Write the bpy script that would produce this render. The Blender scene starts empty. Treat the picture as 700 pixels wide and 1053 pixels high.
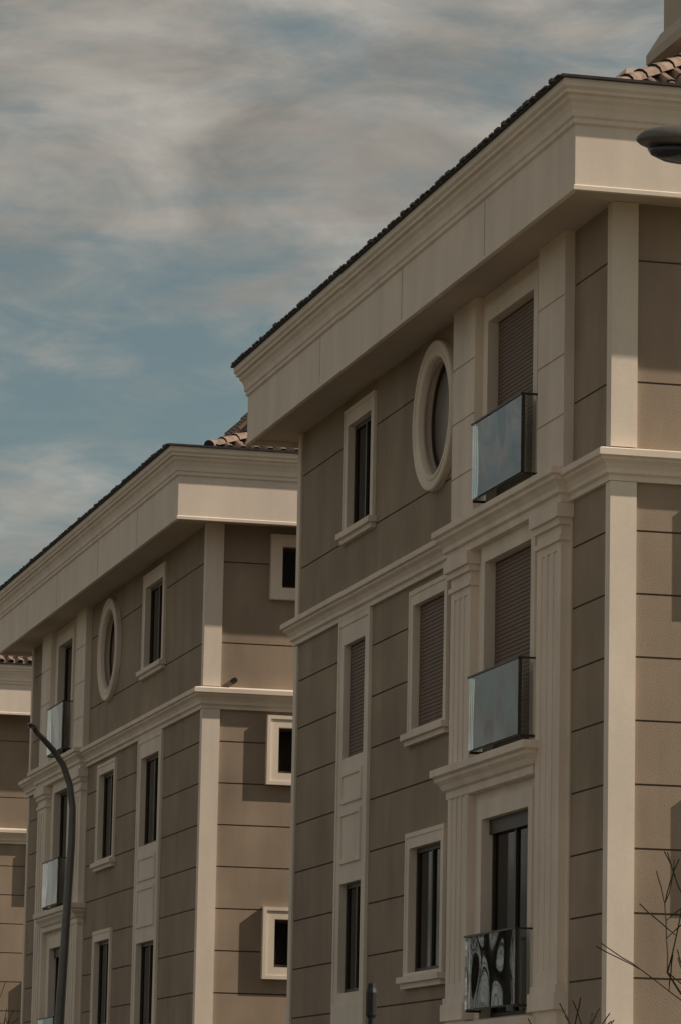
import bpy, math, random
from mathutils import Vector, Matrix
random.seed(7)
D2R=math.radians
scene=bpy.context.scene
COL=scene.collection

# ------------------------------------------------------------ materials
def newmat(name):
    m=bpy.data.materials.new(name);m.use_nodes=True
    nt=m.node_tree;b=nt.nodes['Principled BSDF']
    return m,nt,b
def stucco(name,col,var=0.18,bump=0.35,scale=55,rough=0.9,streak=0.12,dist=0.012,fine=.1):
    m,nt,b=newmat(name);N=nt.nodes;L=nt.links
    tc=N.new('ShaderNodeTexCoord')
    n1=N.new('ShaderNodeTexNoise');n1.inputs['Scale'].default_value=0.9;n1.inputs['Detail'].default_value=6
    n2=N.new('ShaderNodeTexNoise');n2.inputs['Scale'].default_value=scale;n2.inputs['Detail'].default_value=4
    mp=N.new('ShaderNodeMapping');mp.inputs['Scale'].default_value=(2.2,2.2,0.5)
    n3=N.new('ShaderNodeTexNoise');n3.inputs['Scale'].default_value=1.1;n3.inputs['Detail'].default_value=5
    L.new(tc.outputs['Object'],n1.inputs['Vector']);L.new(tc.outputs['Object'],n2.inputs['Vector'])
    L.new(tc.outputs['Object'],mp.inputs['Vector']);L.new(mp.outputs['Vector'],n3.inputs['Vector'])
    def mr(src,a,c):
        r=N.new('ShaderNodeMapRange');r.inputs['From Min'].default_value=.3;r.inputs['From Max'].default_value=.7
        r.inputs['To Min'].default_value=a;r.inputs['To Max'].default_value=c;L.new(src,r.inputs['Value']);return r.outputs['Result']
    a=mr(n1.outputs['Fac'],1-var,1+var*.6);c=mr(n3.outputs['Fac'],1-streak,1+streak*.5);e=mr(n2.outputs['Fac'],1-fine,1+fine)
    m1=N.new('ShaderNodeMath');m1.operation='MULTIPLY';L.new(a,m1.inputs[0]);L.new(c,m1.inputs[1])
    m2=N.new('ShaderNodeMath');m2.operation='MULTIPLY';L.new(m1.outputs[0],m2.inputs[0]);L.new(e,m2.inputs[1])
    vm=N.new('ShaderNodeVectorMath');vm.operation='SCALE';vm.inputs[0].default_value=col;L.new(m2.outputs[0],vm.inputs['Scale'])
    L.new(vm.outputs['Vector'],b.inputs['Base Color'])
    b.inputs['Roughness'].default_value=rough;b.inputs['Specular IOR Level'].default_value=.2
    bp=N.new('ShaderNodeBump');bp.inputs['Strength'].default_value=bump;bp.inputs['Distance'].default_value=dist
    L.new(n2.outputs['Fac'],bp.inputs['Height']);L.new(bp.outputs['Normal'],b.inputs['Normal'])
    return m
def plain(name,col,rough=.5,metal=0,spec=.4,noise=.12,nscale=8):
    m,nt,b=newmat(name);N=nt.nodes;L=nt.links
    tc=N.new('ShaderNodeTexCoord');n=N.new('ShaderNodeTexNoise');n.inputs['Scale'].default_value=nscale;n.inputs['Detail'].default_value=5
    L.new(tc.outputs['Object'],n.inputs['Vector'])
    r=N.new('ShaderNodeMapRange');r.inputs['From Min'].default_value=.3;r.inputs['From Max'].default_value=.7
    r.inputs['To Min'].default_value=1-noise;r.inputs['To Max'].default_value=1+noise;L.new(n.outputs['Fac'],r.inputs['Value'])
    vm=N.new('ShaderNodeVectorMath');vm.operation='SCALE';vm.inputs[0].default_value=col;L.new(r.outputs[0],vm.inputs['Scale'])
    L.new(vm.outputs['Vector'],b.inputs['Base Color'])
    b.inputs['Roughness'].default_value=rough;b.inputs['Metallic'].default_value=metal;b.inputs['Specular IOR Level'].default_value=spec
    return m
WALL=stucco('stucco_brown',(0.33,0.258,0.195),var=.15,bump=.32,scale=70,streak=.13,dist=.011,fine=.10)
GROOVE=plain('joint_sealant_dark',(0.12,0.092,0.07),.95,0,.1)  # dark sealant colour of the wall joints
TRIM=stucco('cream_trim_render',(0.76,0.66,0.56),var=.08,bump=.06,scale=30,rough=.75,streak=.09,dist=.004,fine=.03)
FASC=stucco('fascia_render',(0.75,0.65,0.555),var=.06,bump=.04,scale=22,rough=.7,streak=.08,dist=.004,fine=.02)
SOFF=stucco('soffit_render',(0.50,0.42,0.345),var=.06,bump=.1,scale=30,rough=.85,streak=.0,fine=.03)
FRAME=plain('window_frame_dark',(0.042,0.028,0.019),.45,0,.4)
SHUT=plain('roller_shutter_brown',(0.15,0.10,0.072),.55,0,.3,.08,3)
PANE=plain('frosted_pane',(0.17,0.14,0.118),.35,0,.5,.15,3)
TILE=plain('roof_tile_terracotta',(0.25,0.18,0.14),.85,0,.2,.35,6)
EDGE=plain('gutter_edge_dark',(0.035,0.03,0.03),.7,0,.3,.4,14)
METAL=plain('lamp_metal_grey',(0.13,0.12,0.11),.42,.4,.5)
LENS=plain('lamp_lens',(0.03,0.03,0.035),.1,0,.6)
DARK=plain('black_paint',(0.012,0.012,0.012),.5,0,.4)
BARK=plain('bark',(0.045,0.036,0.03),.9,0,.1,.3,20)
SEAM=plain('fascia_seam',(0.36,0.30,0.25),.9,0,.1,.3,9)
def winglass():
    m,nt,b=newmat('window_glass');b.inputs['Base Color'].default_value=(.008,.007,.006,1)
    b.inputs['Roughness'].default_value=.06;b.inputs['IOR'].default_value=1.35;b.inputs['Specular IOR Level'].default_value=.3
    return m
GLASS=winglass()
def balglass():
    m,nt,b=newmat('balcony_glass');N=nt.nodes;L=nt.links
    out=N['Material Output']
    tr=N.new('ShaderNodeBsdfTransparent');tr.inputs['Color'].default_value=(.86,.89,.885,1)
    gl=N.new('ShaderNodeBsdfGlossy');gl.inputs['Roughness'].default_value=.012;gl.inputs['Color'].default_value=(.97,1,.99,1)
    fr=N.new('ShaderNodeFresnel');fr.inputs['IOR'].default_value=1.9
    tc=N.new('ShaderNodeTexCoord');n=N.new('ShaderNodeTexNoise');n.inputs['Scale'].default_value=1.2;n.inputs['Detail'].default_value=0
    L.new(tc.outputs['Object'],n.inputs['Vector'])
    bp=N.new('ShaderNodeBump');bp.inputs['Strength'].default_value=.25;bp.inputs['Distance'].default_value=.06
    L.new(n.outputs['Fac'],bp.inputs['Height']);L.new(bp.outputs['Normal'],gl.inputs['Normal'])
    mx=N.new('ShaderNodeMixShader');L.new(fr.outputs[0],mx.inputs[0]);L.new(tr.outputs[0],mx.inputs[1]);L.new(gl.outputs[0],mx.inputs[2])
    L.new(mx.outputs[0],out.inputs['Surface']);return m
BGLASS=balglass()

# ------------------------------------------------------------ mesh helpers
class MB:
    def __init__(s): s.v=[];s.f=[];s.m=[];s.mats=[]
    def mi(s,mat):
        if mat not in s.mats:s.mats.append(mat)
        return s.mats.index(mat)
    def face(s,pts,mat):
        i=len(s.v);s.v+= [tuple(p) for p in pts];s.f.append(tuple(range(i,i+len(pts))));s.m.append(s.mi(mat))
    def box(s,x0,x1,y0,y1,z0,z1,mat):
        p=[(x0,y0,z0),(x1,y0,z0),(x1,y1,z0),(x0,y1,z0),(x0,y0,z1),(x1,y0,z1),(x1,y1,z1),(x0,y1,z1)]
        for q in ((0,3,2,1),(4,5,6,7),(0,1,5,4),(1,2,6,5),(2,3,7,6),(3,0,4,7)): s.face([p[k] for k in q],mat)
    def loft(s,rings,mat,closed=True,cap=False):
        for a,b in zip(rings[:-1],rings[1:]):
            n=len(a)
            for k in range(n if closed else n-1):
                s.face([a[k],a[(k+1)%n],b[(k+1)%n],b[k]],mat)
        if cap:
            s.face(list(reversed(rings[0])),mat);s.face(rings[-1],mat)
    def build(s,name,parent=None,smooth=False):
        me=bpy.data.meshes.new(name);me.from_pydata(s.v,[],s.f)
        for m in s.mats:me.materials.append(m)
        me.polygons.foreach_set('material_index',s.m)
        if smooth:
            import bmesh
            bm=bmesh.new();bm.from_mesh(me);bmesh.ops.remove_doubles(bm,verts=bm.verts,dist=1e-5);bm.to_mesh(me);bm.free()
            for p in me.polygons:p.use_smooth=True
        me.update()
        o=bpy.data.objects.new(name,me);COL.objects.link(o)
        if parent:o.parent=parent
        return o
def empty(name):
    o=bpy.data.objects.new(name,None);COL.objects.link(o);return o

def facade(name,parent,axis,plane,sgn,u0,u1,z0,z1,regions,base=WALL):
    """axis 'x': wall is the plane x=plane, outward normal sgn*X, u runs along Y; axis 'y' likewise, u along X"""
    us=sorted(set([u0,u1]+[min(max(r[i],u0),u1) for r in regions for i in (0,1)]))
    zs=sorted(set([z0,z1]+[min(max(r[i],z0),z1) for r in regions for i in (2,3)]))
    def clean(a):
        o=[a[0]]
        for x in a[1:]:
            if x-o[-1]>1e-4:o.append(x)
        return o
    us=clean(us);zs=clean(zs)
    nu,nz=len(us)-1,len(zs)-1
    dep=[[0.0]*nz for _ in range(nu)];mat=[[base]*nz for _ in range(nu)]
    uc=[(us[i]+us[i+1])/2 for i in range(nu)];zc=[(zs[j]+zs[j+1])/2 for j in range(nz)]
    for r in regions:
        for i in range(nu):
            if r[0]<uc[i]<r[1]:
                for j in range(nz):
                    if r[2]<zc[j]<r[3]:
                        dep[i][j]=r[4];mat[i][j]=r[5]
    mb=MB()
    def P(u,z,d):
        return (plane+sgn*d,u,z) if axis=='x' else (u,plane+sgn*d,z)
    for i in range(nu):
        for j in range(nz):
            d=dep[i][j];m=mat[i][j]
            if m is None: continue
            mb.face([P(us[i],zs[j],d),P(us[i+1],zs[j],d),P(us[i+1],zs[j+1],d),P(us[i],zs[j+1],d)],m)
    for i in range(1,nu):
        for j in range(nz):
            a,b=dep[i-1][j],dep[i][j]
            if abs(a-b)>1e-5:
                m=mat[i-1][j] if (a>b or mat[i][j] is None) else mat[i][j]
                if m is None:continue
                mb.face([P(us[i],zs[j],a),P(us[i],zs[j],b),P(us[i],zs[j+1],b),P(us[i],zs[j+1],a)],m)
    for i in range(nu):
        for j in range(1,nz):
            a,b=dep[i][j-1],dep[i][j]
            if abs(a-b)>1e-5:
                m=mat[i][j-1] if (a>b or mat[i][j] is None) else mat[i][j]
                if m is None:continue
                mb.face([P(us[i],zs[j],a),P(us[i],zs[j],b),P(us[i+1],zs[j],b),P(us[i+1],zs[j],a)],m)
    return mb.build(name,parent)

JOINTS=[8.5-.7*k for k in range(12)]
def joints(u0,u1):
    r=[]
    for z in JOINTS: r.append((u0,u1,z-.011,z+.011,-.014,GROOVE))
    for z in (11.55,10.17): r.append((u0,u1,z-.011,z+.011,-.014,GROOVE))
    return r
def window(R,u0,u1,z0,z1,fr=.17,frt=.2,shutter=False,mull=True,dfr=.045,sill=True,SH=None,dop=-.07):
    R.append((u0-fr,u1+fr,z0-(.12 if sill else 0),z1+frt,dfr,TRIM))
    R.append((u0-fr+.05,u1+fr-.05,z0,z1+frt-.06,dfr-.012,TRIM))
    if sill:
        R.append((u0-fr-.08,u1+fr+.06,z0-.13,z0-.05,.12,TRIM))
        R.append((u0-fr-.03,u1+fr+.03,z0-.2,z0-.13,.07,TRIM))
    opening(R,u0,u1,z0,z1,shutter,mull,SH,dop)
def opening(R,u0,u1,z0,z1,shutter=False,mull=True,SH=None,dop=-.07):
    R.append((u0,u1,z0,z1,dop,FRAME))
    if shutter:
        SH.append((u0+.035,u1-.035,z0+.03,z1-.02,dop+.005))
    else:
        w=.06
        if mull:
            c=(u0+u1)/2
            R.append((u0+w,c-w/2,z0+w,z1-w,dop-.03,GLASS));R.append((c+w/2,u1-w,z0+w,z1-w,dop-.03,GLASS))
        else:
            R.append((u0+w,u1-w,z0+w,z1-w,dop-.03,GLASS))

def building(name,X0,Y0,X1,Y1,strip,col,bay,shut,dormer=False,chim=False,boxoff=1.08,topw=None):
    root=empty(name)
    R=joints(Y0,Y1);SH=[]
    a,b=strip
    R.append((a-.28,b+.28,0.5,9.06,.045,TRIM));R.append((a-.2,b+.2,3.7,8.95,.03,TRIM))
    opening(R,a,b,7.08,8.68,shut[0],True,SH)
    opening(R,a,b,3.85,5.35,shut[1],True,SH)
    for (p,q) in ((6.45,6.9),(5.62,6.35)):
        R.append((a+.02,b-.02,p,q,.055,TRIM));R.append((a+.09,b-.09,p+.07,q-.07,.035,TRIM))
    opening(R,a,b,.9,2.4,False,True,SH)
    ta,tb=topw or (a+.02,b)
    window(R,ta,tb,10.33,11.8,fr=.2,frt=.24,shutter=False,SH=SH)
    a,b=col
    window(R,a,b,7.12,8.75,shutter=shut[2],SH=SH);window(R,a,b,3.98,5.58,shutter=shut[3],SH=SH);window(R,a,b,.9,2.4,SH=SH)
    cc=(a+b)/2-(.27 if chim else .0);cz=11.09;hs=.86
    R.append((cc-hs,cc+hs,cz-hs,cz+hs,-.32,None))
    b0,b1,d0,d1,p0,p1=bay
    R.append((b0,b1,0,12.2,.02,TRIM))
    for (u,w) in ((b0,p0),(p1,b1)):
        R.append((u,w,9.4,12.2,.12,TRIM))
        for z in (10.05,10.75,11.45): R.append((u,w,z-.012,z+.012,.105,TRIM))
        R.append((u+.05,w-.05,0,8.8,.12,TRIM))
        n=3;ww=(w-u-.1);
        for k in range(n):
            c=u+.05+ww*(k+1)/(n+1)
            R.append((c-ww*.075,c+ww*.075,3.75,8.5,.105,TRIM))
        R.append((u+.02,w-.02,8.6,8.66,.15,TRIM));R.append((u,w,8.78,8.86,.16,TRIM));R.append((u-.04,w+.04,8.86,9.02,.2,TRIM))
        R.append((u,w,3.3,3.5,.17,TRIM));R.append((u+.02,w-.02,3.5,3.58,.145,TRIM))
    R.append((d0-.16,d1+.16,9.4,12.02,.07,TRIM));R.append((d0-.16,d1+.16,6.4,9.02,.07,TRIM));R.append((d0-.16,d1+.16,3.3,5.9,.07,TRIM))
    opening(R,d0,d1,9.5,11.82,shut[4],True,SH);opening(R,d0,d1,6.45,8.82,shut[5],True,SH);opening(R,d0,d1,3.3,5.68,shut[6],True,SH)
    R.append((d0,d1,5.5,5.68,-.03,FRAME))
    opening(R,d0,d1,.3,2.5,False,True,SH)
    facade('west_wall',root,'x',X0,-1,Y0,Y1,0,12.2,R)
    F=joints(X0,X1)
    for k,(p,q) in enumerate(((10.95,12.06),(7.8,8.97),(4.55,5.75))):
        for u in (X0+boxoff,X0+boxoff+5.3,X1-2.3):
            F.append((u,u+1.15,p,q,.11,TRIM));F.append((u+.06,u+1.09,p+.06,q-.06,.09,TRIM))
            F.append((u+.2,u+.95,p+.2,q-.2,-.08,FRAME));F.append((u+.25,u+.9,p+.25,q-.25,-.1,GLASS))
    facade('front_wall',root,'y',Y0,-1,X0,X1,0,12.2,F)
    facade('east_wall',root,'x',X1,1,Y0,Y1,0,12.2,joints(Y0,Y1))
    facade('rear_wall',root,'y',Y1,1,X0,X1,0,12.2,joints(X0,X1))
    mb=MB();mb.box(X0+.5,X1-.5,Y0+.5,Y1-.5,0,13.2,GROOVE);mb.build('light_blocker',root)  # unseen box added inside the walls to block light
    mb=MB();n=56;r=.70;px=X0-.002
    cs=[(math.cos(2*math.pi*k/n),math.sin(2*math.pi*k/n)) for k in range(n)]
    def X(x,c,s,rad): return (x,cc+rad*c,cz+rad*s)
    sq=[(hs+.01)/max(abs(c),abs(s)) for c,s in cs]
    for k in range(n):
        k2=(k+1)%n;(c,s),(c2,s2)=cs[k],cs[k2]
        mb.face([X(px,c,s,r),X(px,c2,s2,r),(px,cc+sq[k2]*c2,cz+sq[k2]*s2),(px,cc+sq[k]*c,cz+sq[k]*s)],WALL)
    mb.build('round_window_wall',root)
    mb=MB();O=-.02
    prof=[(X0+.3,.78+O),(X0-.03,.78+O),(X0-.07,.79+O),(X0-.09,.81+O),(X0-.09,.85+O),(X0-.075,.865+O),(X0-.075,.93+O),(X0-.10,.945+O),(X0-.10,.985+O),(X0-.08,1.0+O),(X0,1.0+O)]
    mb.loft([[X(x,c,s,rad) for c,s in cs] for x,rad in prof],TRIM);mb.build('round_window_ring',root)
    mb=MB()
    mb.face([X(X0+.13,c,s,.77) for c,s in cs],PANE)
    mb.loft([[X(X0+.10,c,s,.758) for c,s in cs],[X(X0+.10,c,s,.71) for c,s in cs],[X(X0+.13,c,s,.71) for c,s in cs]],FRAME)
    mb.build('round_window_pane',root)
    mb=MB()
    for (u0,u1,z0,z1,d) in SH:
        h=.05;n=int((z1-z0)/h);h=(z1-z0)/n
        x=X0-d
        for k in range(n):
            za=z0+k*h;zb=za+h
            pts=[(x-.004,za),(x-.009,za+h*.25),(x-.009,za+h*.75),(x-.004,zb-.006),(x+.002,zb-.005),(x+.002,zb),(x-.004,zb)]
            for (xa,z_a),(xb,z_b) in zip(pts[:-1],pts[1:]):
                mb.face([(xa,u0,z_a),(xa,u1,z_a),(xb,u1,z_b),(xb,u0,z_b)],SHUT)
    if SH: mb.build('roller_shutters',root)
    def sweep(nm,prof,mat,x0=X0,y0=Y0,x1=X1,y1=Y1):
        mb=MB()
        mb.loft([[(x0-o,y1+o,z),(x0-o,y0-o,z),(x1+o,y0-o,z),(x1+o,y1+o,z)] for o,z in prof],mat);return mb.build(nm,root)
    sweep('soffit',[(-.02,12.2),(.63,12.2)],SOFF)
    sweep('eave_fascia',[(.63,12.2),(.63,12.13),(.69,12.13),(.69,12.175),(.67,12.19),(.67,12.86),(.70,12.88),(.70,12.93),(.72,12.95),(.725,13.02),(.75,13.09),(.785,13.13),(.79,13.17),(.83,13.185),(.83,13.22),(.86,13.25),(.86,13.33)],FASC)
    sweep('gutter_edge',[(.86,13.33),(.90,13.335),(.90,13.365),(.2,13.40),(-.6,13.42)],EDGE)
    mb=MB()
    for yy in (Y0+2.9,Y0+6.7,Y0+11.1):
        mb.box(X0-.672,X0-.65,yy,yy+.022,12.19,12.88,SEAM)
    mb.box(X0+2.2,X0+2.212,Y0-.672,Y0-.65,12.19,12.88,SEAM);mb.build('fascia_seams',root)
    mb=MB();rnd=random.Random(3);y=Y0-.8
    while y<Y1+.8:
        h=rnd.uniform(.002,.02)+(.015 if rnd.random()<.12 else 0);wd=rnd.uniform(.1,.21)
        mb.box(X0-.915-rnd.uniform(0,.012),X0-.7,y,y+wd,13.355,13.37+h,EDGE);y+=.235
    mb.build('tile_ends',root)
    sweep('mid_cornice',[(0,9.04),(.05,9.04),(.05,9.10),(.09,9.12),(.09,9.17),(.12,9.22),(.17,9.26),(.17,9.285),(.21,9.30),(.21,9.37),(.18,9.385),(0,9.42)],TRIM)
    def bump(nm,y0,y1,xb,prof,mat=TRIM):
        mb=MB()
        rings=[[(X0+.03,y1+o,z),(xb-o,y1+o,z),(xb-o,y0-o,z),(X0+.03,y0-o,z)] for o,z in prof]
        mb.loft(rings,mat,closed=False)
        mb.face(rings[0],mat);mb.face(rings[-1],mat);return mb.build(nm,root)
    bump('bay_cornice',b0,b1,X0-.12,[(0,9.02),(.04,9.025),(.04,9.11),(.08,9.13),(.08,9.19),(.12,9.24),(.16,9.27),(.16,9.31),(.2,9.33),(.2,9.405),(.0,9.445)])
    lo,hi=(p0+.04,b1-.02) if b0<Y0+4 else (b0+.02,p1-.04)
    for z in (0,-3.15):
        bump('balcony_console',lo,hi,X0-.1,[(0,6.02+z),(.03,6.03+z),(.03,6.12+z),(.07,6.14+z),(.1,6.2+z),(.15,6.25+z),(.15,6.29+z),(.2,6.31+z),(.2,6.4+z),(0,6.42+z)])
    g0,g1=d0-.16,d1+.0
    xg=X0-.25
    for k,(za,zb) in enumerate(((9.58,10.5),(6.5,7.38),(3.4,4.25))):
        mb=MB()
        mb.box(xg-.006,xg+.006,g0,g1,za,zb,BGLASS)
        mb.box(xg+.02,X0-.09,g0+.0,g0+.012,za,zb,BGLASS)
        mb.box(xg+.02,X0-.09,g1-.012,g1,za,zb,BGLASS)
        mb.build('balcony_glass',root)
        mb=MB()
        mb.box(xg-.018,xg+.018,g0-.02,g1+.02,zb+.002,zb+.024,FRAME)
        for g in (g0,g1):
            mb.box(xg+.019,X0-.05,g-.015,g+.015,zb+.003,zb+.023,FRAME)
            mb.box(xg+.016,X0-.05,g-.012,g+.012,za-.033,za-.003,FRAME)
        mb.box(xg+.012,xg+.035,g0-.015,g0+.012,za-.034,zb+.001,FRAME)
        mb.box(xg+.012,xg+.026,g0,g1,za-.015,za+.01,FRAME)
        mb.build('balcony_rail',root)
    mb=MB()
    mb.box(X0-.035,X0+.27,Y0-.045,Y0+.12,0,9.035,TRIM);mb.box(X0-.035,X0+.27,Y0-.045,Y0+.12,9.425,12.195,TRIM)
    mb.box(X0-.03,X0+.12,Y1-.16,Y1+.03,0,9.035,TRIM);mb.box(X0-.03,X0+.12,Y1-.16,Y1+.03,9.425,12.195,TRIM)
    mb.build('corner_pilasters',root)
    if dormer:
        mb=MB();n=10
        rg=lambda r,y,z0:[(X0+.5+r*math.cos(2*math.pi*k/n),y,z0+r*math.sin(2*math.pi*k/n)) for k in range(n)]
        mb.loft([rg(.05,Y0+.01,9.53),rg(.05,Y0-.1,9.53),rg(.035,Y0-.13,9.53)],DARK,cap=True);mb.build('wall_vent',root)
    mb=MB();zb=13.5;zt=14.5 if chim else 14.22;f=1.7
    def rr(o,z):return [(X0+o,Y0+.1+o,z),(X1-o,Y0+.1+o,z),(X1-o,Y1-o,z),(X0+o,Y1-o,z)]
    mb.loft([rr(.1,13.38),rr(.1,zb-.06)],FASC)
    mb.loft([rr(.1,zb-.06),rr(0.0,zb-.06),rr(0,zb),rr(f,zt),rr(f+1.2,zt-.05)],TILE)
    mb.face(rr(f+1.2,zt-.05),EDGE)
    mb.build('roof',root)
    mb=MB()
    def rib(p,q,side,r=.075):
        p=Vector(p);q=Vector(q);d=(q-p).normalized();sd=Vector(side);up=sd.cross(d)
        if up.z<0:up=-up
        L=(q-p).length;n=max(1,int(L/.36))
        for k in range(n):
            a=p+d*(L*k/n);b=p+d*(L*(k+1)/n+.04)
            ra,rb=r,r*.82
            A=[a+sd*ra*math.cos(t)+up*(ra*math.sin(t)+.01) for t in [math.pi*i/6 for i in range(7)]]
            B=[b+sd*rb*math.cos(t)+up*(rb*math.sin(t)-.004) for t in [math.pi*i/6 for i in range(7)]]
            mb.loft([A,B],TILE,closed=False);mb.face(A,EDGE)
    x=X0+.12
    while x<X1-.1:
        L=min(f,x-X0,X1-x)
        if L>.1: rib((x,Y0+.08,zb+.0),(x,Y0+.1+L,zb+(zt-zb)*L/f),(1,0,0))
        x+=.235
    y=Y0+.25
    while y<Y1-.1:
        L=min(f,y-Y0-.1,Y1-y)
        if L>.1: rib((X0-.02,y,zb),(X0+L,y,zb+(zt-zb)*L/f),(0,1,0))
        y+=.235
    rib((X0,Y0+.1,zb+.03),(X0+f,Y0+.1+f,zt+.05),Vector((1,-1,0)).normalized(),.11)
    rib((X0+f,Y0+.1+f,zt),(X1-f,Y0+.1+f,zt),(0,1,0),.12)
    mb.build('roof_tiles',root)
    if dormer:
        mb=MB();cx=X0+2.3;hw=1.75;y0=Y0+1.6;zb=13.8;rise=1.8
        mb.face([(cx-hw+.15,y0,zb),(cx+hw-.15,y0,zb),(cx,y0,zb+rise-.1)],TRIM)
        for s in (-1,1):
            A=[(cx+s*hw,y0-.2,zb),(cx+s*hw,y0-.2,zb-.14),(cx,y0-.2,zb+rise-.14),(cx,y0-.2,zb+rise)]
            B=[(p[0],y0+4,p[2]) for p in A]
            mb.loft([A,B],TILE);mb.face(A,EDGE);mb.face(B,EDGE)
        mb.build('dormer',root)
        mb=MB()
        for s in (-1,1):
            for k in range(16):
                rr0=Vector((cx+s*hw,y0-.1+k*.25,zb+.01));rib(rr0,Vector((cx,y0-.1+k*.25,zb+rise+.01)),(0,1,0))
        mb.build('dormer_tiles',root)
    if chim:
        mb=MB();x0=X0+1.88;y0=Y0+2.9
        def rc(o,z):return [(x0-o,y0-o,z),(x0+1.3+o,y0-o,z),(x0+1.3+o,y0+1+o,z),(x0-o,y0+1+o,z)]
        mb.loft([rc(0,13.4),rc(0,15.0),rc(.17,15.04),rc(.17,15.16),rc(.03,15.42),rc(0,15.44),rc(0,16.8),rc(.1,16.82),rc(.1,16.95),rc(0,17.0)],SOFF,cap=True)
        mb.build('chimney',root)
        mb=MB();mb.loft([[(X0+.42,Y0+1.2,13.4),(X0+.95,Y0+1.2,13.4),(X0+.95,Y0+1.9,13.4),(X0+.42,Y0+1.9,13.4)],
                         [(X0+.52,Y0+1.2,14.12),(X0+.95,Y0+1.2,14.16),(X0+.95,Y0+1.9,14.16),(X0+.52,Y0+1.9,14.12)]],FASC,cap=True)
        mb.build('roof_upstand',root)
    return root

building('apartment_building',13.0,40.3,25.0,55.3,(51.12,52.3),(47.08,48.6),(41.75,46.5,43.15,45.1,42.78,45.5),(True,False,True,False,True,True,False),chim=True,topw=(51.0,52.3))
building('apartment_building.001',13.4,63.7,25.4,81.4,(67.35,68.95),(71.6,73.1),(74.5,79.6,76.3,77.9,75.6,78.5),(False,)*7,dormer=True)
building('apartment_building.002',13.4,94.0,25.4,111.0,(97.6,99.2),(102,103.4),(104.8,109.8,106.5,108.1,106.,108.8),(False,)*7,boxoff=2.1)

# ------------------------------------------------------------ street
def sheet(name,x0,x1,y0,y1,z,mat):
    mb=MB();mb.face([(x0,y0,z),(x1,y0,z),(x1,y1,z),(x0,y1,z)],mat);return mb.build(name)
GRASS=stucco('dry_grass',(0.11,0.10,0.055),var=.4,bump=.6,scale=14)
ASPH=stucco('asphalt',(0.055,0.054,0.052),var=.2,bump=.4,scale=60,streak=0)
PAVE=stucco('paving',(0.28,0.25,0.21),var=.15,bump=.3,scale=30,streak=0)
WPAINT=plain('road_paint',(.7,.7,.66),.7,0,.2,.15,6)
sheet('ground',-900,900,-900,1800,-.02,GRASS)
sheet('road',-1.2,8.2,-60,400,-.005,ASPH)
mb=MB();y=-50
while y<300: mb.face([(3.45,y,.0),(3.57,y,.0),(3.57,y+3,.0),(3.45,y+3,.0)],WPAINT);y+=8
mb.build('road_marking')
mb=MB();mb.box(8.2,8.35,-60,400,-.05,.125,TRIM);mb.box(8.35,12.4,-60,400,-.05,.12,PAVE);mb.build('pavement')
mb=MB();mb.box(-1.35,-1.2,-60,400,-.05,.125,TRIM);mb.box(-4.2,-1.35,-60,400,-.05,.12,PAVE);mb.build('pavement.001')

# ------------------------------------------------------------ street lamps
def tube(mb,pts,rad,mat,n=10):
    rings=[]
    for i,p in enumerate(pts):
        p=Vector(p);a=Vector(pts[max(i-1,0)]);b=Vector(pts[min(i+1,len(pts)-1)])
        d=(b-a).normalized();s=d.cross(Vector((0.3,1,0.01)));s.normalize();t=d.cross(s)
        r=rad[i] if isinstance(rad,(list,tuple)) else rad
        rings.append([p+s*r*math.cos(2*math.pi*k/n)+t*r*math.sin(2*math.pi*k/n) for k in range(n)])
    mb.loft(rings,mat,cap=True)
def lamp(name,bx,by,pts,sc=1.0,headrot=0,dz=0,dx=0,slim=1.0):
    root=empty(name)
    mb=MB()
    rad=[.095,.085,.07,.06,.055,.05,.048,.045,.043,.04,.037,.034]
    P=[(bx+x-9.6+dx*(z/8),by+y,z+dz*z/8) for x,y,z in pts]
    tube(mb,P,rad,METAL,12)
    mb.build('pole',root,True)
    mb=MB();mb.box(bx-.42,bx-.02,by-.2,by+.2,.1,.16,METAL);mb.build('base_plate',root)
    mx=Matrix.Translation(P[-1])@Matrix.Rotation(headrot,4,'Z')
    mb=MB();rings=[]
    for t in [0,.03,.1,.2,.35,.5,.65,.78,.88,.95,.985,1.0]:
        w=.05+.13*slim*math.sin(min(1,t*1.5)*math.pi/2)
        if t>.6: w*=math.sqrt(max(0.01,1-((t-.6)/.4)**2))
        h=.045+.06*slim*math.sin(min(1,t*1.4)*math.pi/2)
        if t>.6: h*=math.sqrt(max(0.01,1-((t-.6)/.4)**2))
        rings.append([(.08-.85*t*sc,sc*w*math.cos(a),sc*(.03*t+(h*math.sin(a) if math.sin(a)>0 else .45*h*math.sin(a)))) for a in [2*math.pi*k/20 for k in range(20)]])
    mb.loft(rings,METAL,cap=True);o=mb.build('lamp_head',root,True);o.matrix_world=mx
    mb=MB();rings=[]
    for s,d in ((1,0),(.92,.03),(.7,.055),(.35,.07),(.05,.075)):
        rings.append([(-.45*sc+.27*sc*s*math.cos(a),.13*slim*sc*s*math.sin(a),-.018*sc-d*slim*sc) for a in [2*math.pi*k/20 for k in range(20)]])
    mb.loft(rings,LENS,cap=True);o=mb.build('lamp_lens',root,True);o.matrix_world=mx
    return root
base=[(9.38,0,0.1),(9.44,0,1.8),(9.52,0,3.5),(9.58,0,5.2),(9.62,0,6.3),(9.62,0,6.8),(9.57,0,7.15)]
lamp('street_lamp',9.63,54.8,base+[(9.46,-.02,7.45),(9.3,-.06,7.66),(9.15,-.14,7.80),(9.02,-.3,7.88),(8.95,-.5,7.92)],headrot=D2R(70),sc=.55,slim=.5,dz=-.38)
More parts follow.
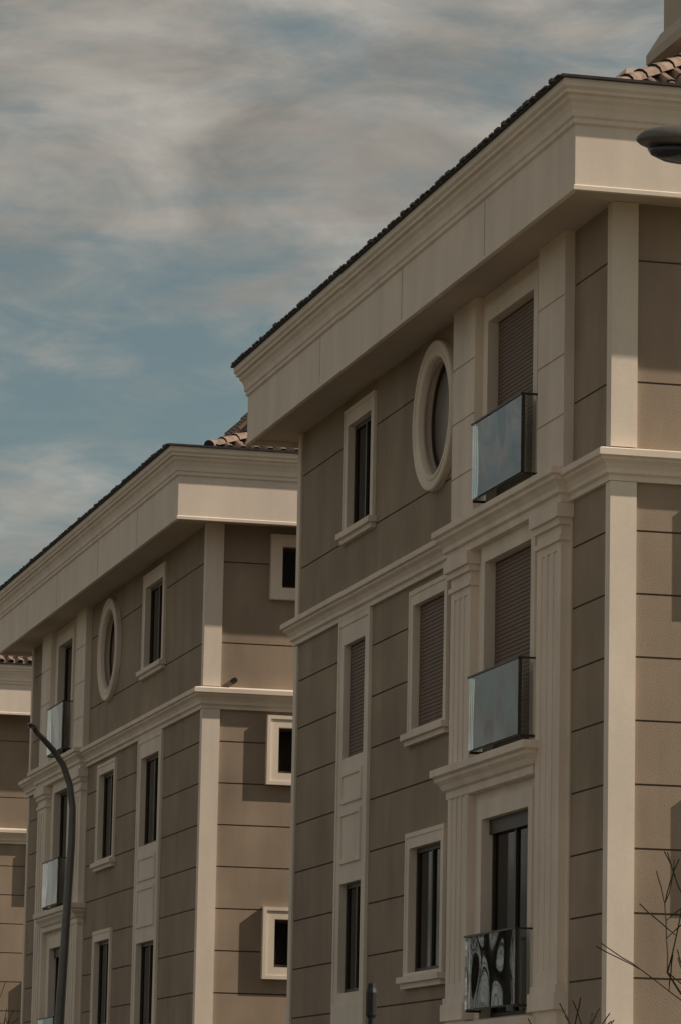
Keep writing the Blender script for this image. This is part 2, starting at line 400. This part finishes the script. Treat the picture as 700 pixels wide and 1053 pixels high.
lamp('street_lamp.001',9.6,22.9,base+[(9.44,0,7.5),(9.22,0,7.78),(8.95,0,7.98),(8.6,0,8.13),(8.3,0,8.2)],sc=1.15,dz=-.18,dx=.13)

root=empty('bollard_light');mb=MB()
cx,cy=8.72,33.9
n=12
def ring(r,z):return [(cx+r*math.cos(2*math.pi*k/n),cy+r*math.sin(2*math.pi*k/n),z) for k in range(n)]
mb.loft([ring(.09,.1),ring(.09,.2),ring(.032,.24),ring(.03,2.85)],DARK,cap=True);mb.build('post',root)
mb=MB();mb.loft([ring(.03,2.85),ring(.05,2.88),ring(.052,3.08),ring(.04,3.12),ring(.035,3.16),ring(.01,3.17)],DARK,cap=True);mb.build('head',root)

# ------------------------------------------------------------ bare trees
def tree(name,x,y,h,seed,spread=.55,depth=6,r0=.07,prob=.75,up=.9,rmin=.0035):
    rnd=random.Random(seed);mb=MB()
    def seg(a,b,ra,rb):
        d=(b-a).normalized();s=d.orthogonal().normalized();t=d.cross(s)
        n=6 if ra>.02 else 4
        mb.loft([[a+(s*math.cos(2*math.pi*k/n)+t*math.sin(2*math.pi*k/n))*ra for k in range(n)],
                 [b+(s*math.cos(2*math.pi*k/n)+t*math.sin(2*math.pi*k/n))*rb for k in range(n)]],BARK)
    def grow(p,d,L,r,lev):
        n=4
        for i in range(n):
            d=(d+Vector((rnd.uniform(-1,1),rnd.uniform(-1,1),rnd.uniform(-.3,up)))*.16).normalized()
            q=p+d*L/n;r2=max(r*.87,rmin);seg(p,q,r,r2);p,r=q,r2
            if lev>0 and i>0 and rnd.random()<prob:
                s=Vector((rnd.uniform(-1,1),rnd.uniform(-1,1),rnd.uniform(.0,.7))).normalized()
                grow(p,(d*.5+s*spread*1.4).normalized(),L*rnd.uniform(.55,.75),r*.6,lev-1)
        if lev>0:
            for k in range(2):
                s=Vector((rnd.uniform(-1,1),rnd.uniform(-1,1),rnd.uniform(-.1,.6))).normalized()
                grow(p,(d+s*spread).normalized(),L*rnd.uniform(.6,.8),r*.75,lev-1)
    grow(Vector((x,y,0)),Vector((0,0,1)),h*.36,r0,depth-1)
    return mb.build(name)
tree('bare_tree',10.68,29.6,4.15,21,depth=5,r0=.085,prob=.62,spread=.85,up=.5,rmin=.0055)
tree('bare_tree.001',6.6,46.0,4.0,11,depth=5,prob=.6,spread=.7,rmin=.005)
tree('bare_tree.002',5.2,69.0,8.0,5,depth=6,r0=.14)

# ------------------------------------------------------------ sky, sun
EL=36;AZ=74
sd=Vector((math.sin(D2R(AZ))*math.cos(D2R(EL)),-math.cos(D2R(AZ))*math.cos(D2R(EL)),math.sin(D2R(EL))))
sl=bpy.data.lights.new('sun','SUN');sl.energy=4.7;sl.angle=D2R(.6);sl.color=(1,.87,.72)
so=bpy.data.objects.new('sun',sl);COL.objects.link(so)
so.rotation_euler=sd.to_track_quat('Z','Y').to_euler();so.location=(30,0,40)
w=bpy.data.worlds.new('World');scene.world=w;w.use_nodes=True
nt=w.node_tree;N=nt.nodes;L=nt.links
bg=N['Background'];bg.inputs['Strength'].default_value=.142
st=N.new('ShaderNodeTexSky');st.sky_type='NISHITA';st.sun_disc=False;st.sun_elevation=D2R(EL)
st.sun_rotation=math.atan2(sd.x,sd.y)
st.air_density=1.0;st.dust_density=1.0
tc=N.new('ShaderNodeTexCoord')
def noise(scale,loc,sc,detail=7,rough=.55,dist=0.0,rot=(0,0,0)):
    mp=N.new('ShaderNodeMapping');mp.inputs['Scale'].default_value=sc;mp.inputs['Location'].default_value=loc;mp.inputs['Rotation'].default_value=rot
    L.new(tc.outputs['Generated'],mp.inputs['Vector'])
    n=N.new('ShaderNodeTexNoise');n.inputs['Scale'].default_value=scale;n.inputs['Detail'].default_value=detail;n.inputs['Roughness'].default_value=rough;n.inputs['Distortion'].default_value=dist
    L.new(mp.outputs[0],n.inputs['Vector']);return n.outputs['Fac']
def math_(op,a,b=None,clamp=False):
    m=N.new('ShaderNodeMath');m.operation=op;m.use_clamp=clamp
    for i,v in enumerate((a,b)):
        if v is None:continue
        if isinstance(v,(int,float)):m.inputs[i].default_value=v
        else:L.new(v,m.inputs[i])
    return m.outputs[0]
sep=N.new('ShaderNodeSeparateXYZ');L.new(tc.outputs['Generated'],sep.inputs[0])
n1=noise(10,(3.1,1.2,.4),(1,1,2.6),6,.55,.7,(0,D2R(14),0))
n2=noise(30,(1,5,2),(1,1,2.8),7,.62,.5,(0,D2R(18),0))
el=sep.outputs['Z']
cr=N.new('ShaderNodeValToRGB');L.new(el,cr.inputs[0])
cr.color_ramp.interpolation='B_SPLINE'
els=cr.color_ramp.elements
els[0].position=0.0;els[0].color=(.62,)*3+(1,);els[1].position=1;els[1].color=(.55,)*3+(1,)
for p,v in ((.13,.72),(.157,.72),(.172,.30),(.195,.17),(.222,.50),(.25,.68),(.28,.76),(.5,.6)):
    e=els.new(p);e.color=(v,v,v,1)
s=math_('ADD',math_('MULTIPLY',math_('SUBTRACT',n1,.5),2.2),math_('MULTIPLY',math_('SUBTRACT',n2,.5),1.25))
s=math_('ADD',s,cr.outputs[0])
mr=N.new('ShaderNodeMapRange');mr.interpolation_type='SMOOTHSTEP';L.new(s,mr.inputs['Value'])
mr.inputs['From Min'].default_value=-.05;mr.inputs['From Max'].default_value=1.0
mask=mr.outputs[0]
n3=noise(13,(7,2,9),(1,1,2.6),7,.58,.5,(0,D2R(14),0))
cc=N.new('ShaderNodeMix');cc.data_type='RGBA'
mr3=N.new('ShaderNodeMapRange');L.new(n3,mr3.inputs['Value']);mr3.inputs['From Min'].default_value=.33;mr3.inputs['From Max'].default_value=.70
L.new(mr3.outputs[0],cc.inputs['Factor'])
cc.inputs['A'].default_value=(1.72,1.60,1.42,1);cc.inputs['B'].default_value=(3.6,3.34,2.97,1)
hs=N.new('ShaderNodeHueSaturation');hs.inputs['Saturation'].default_value=.50;hs.inputs['Value'].default_value=.41
L.new(st.outputs[0],hs.inputs['Color'])
tint=N.new('ShaderNodeMix');tint.data_type='RGBA';tint.blend_type='MULTIPLY';tint.inputs['Factor'].default_value=1
L.new(hs.outputs[0],tint.inputs['A']);tint.inputs['B'].default_value=(.80,.98,.92,1)
mx=N.new('ShaderNodeMix');mx.data_type='RGBA'
L.new(mask,mx.inputs['Factor']);L.new(tint.outputs['Result'],mx.inputs['A']);L.new(cc.outputs['Result'],mx.inputs['B'])
L.new(mx.outputs['Result'],bg.inputs['Color'])

# ------------------------------------------------------------ camera
f=4000;t,ph,ro=D2R(13.838),D2R(9.454),D2R(1.12)
d=Vector((math.sin(t)*math.cos(ph),math.cos(t)*math.cos(ph),math.sin(ph)))
r0=Vector((math.cos(t),-math.sin(t),0));u0=r0.cross(d)
r=math.cos(ro)*r0+math.sin(ro)*u0;u=-math.sin(ro)*r0+math.cos(ro)*u0
cd=bpy.data.cameras.new('camera');cam=bpy.data.objects.new('camera',cd);COL.objects.link(cam)
M=Matrix((r,u,-d)).transposed().to_4x4();M.translation=(0,0,1.6);cam.matrix_world=M
cd.sensor_fit='VERTICAL';cd.sensor_height=36;cd.lens=36*f/1053;cd.clip_end=5000;cd.clip_start=.1
scene.camera=cam
scene.view_settings.view_transform='Standard';scene.view_settings.look='None';scene.view_settings.exposure=0
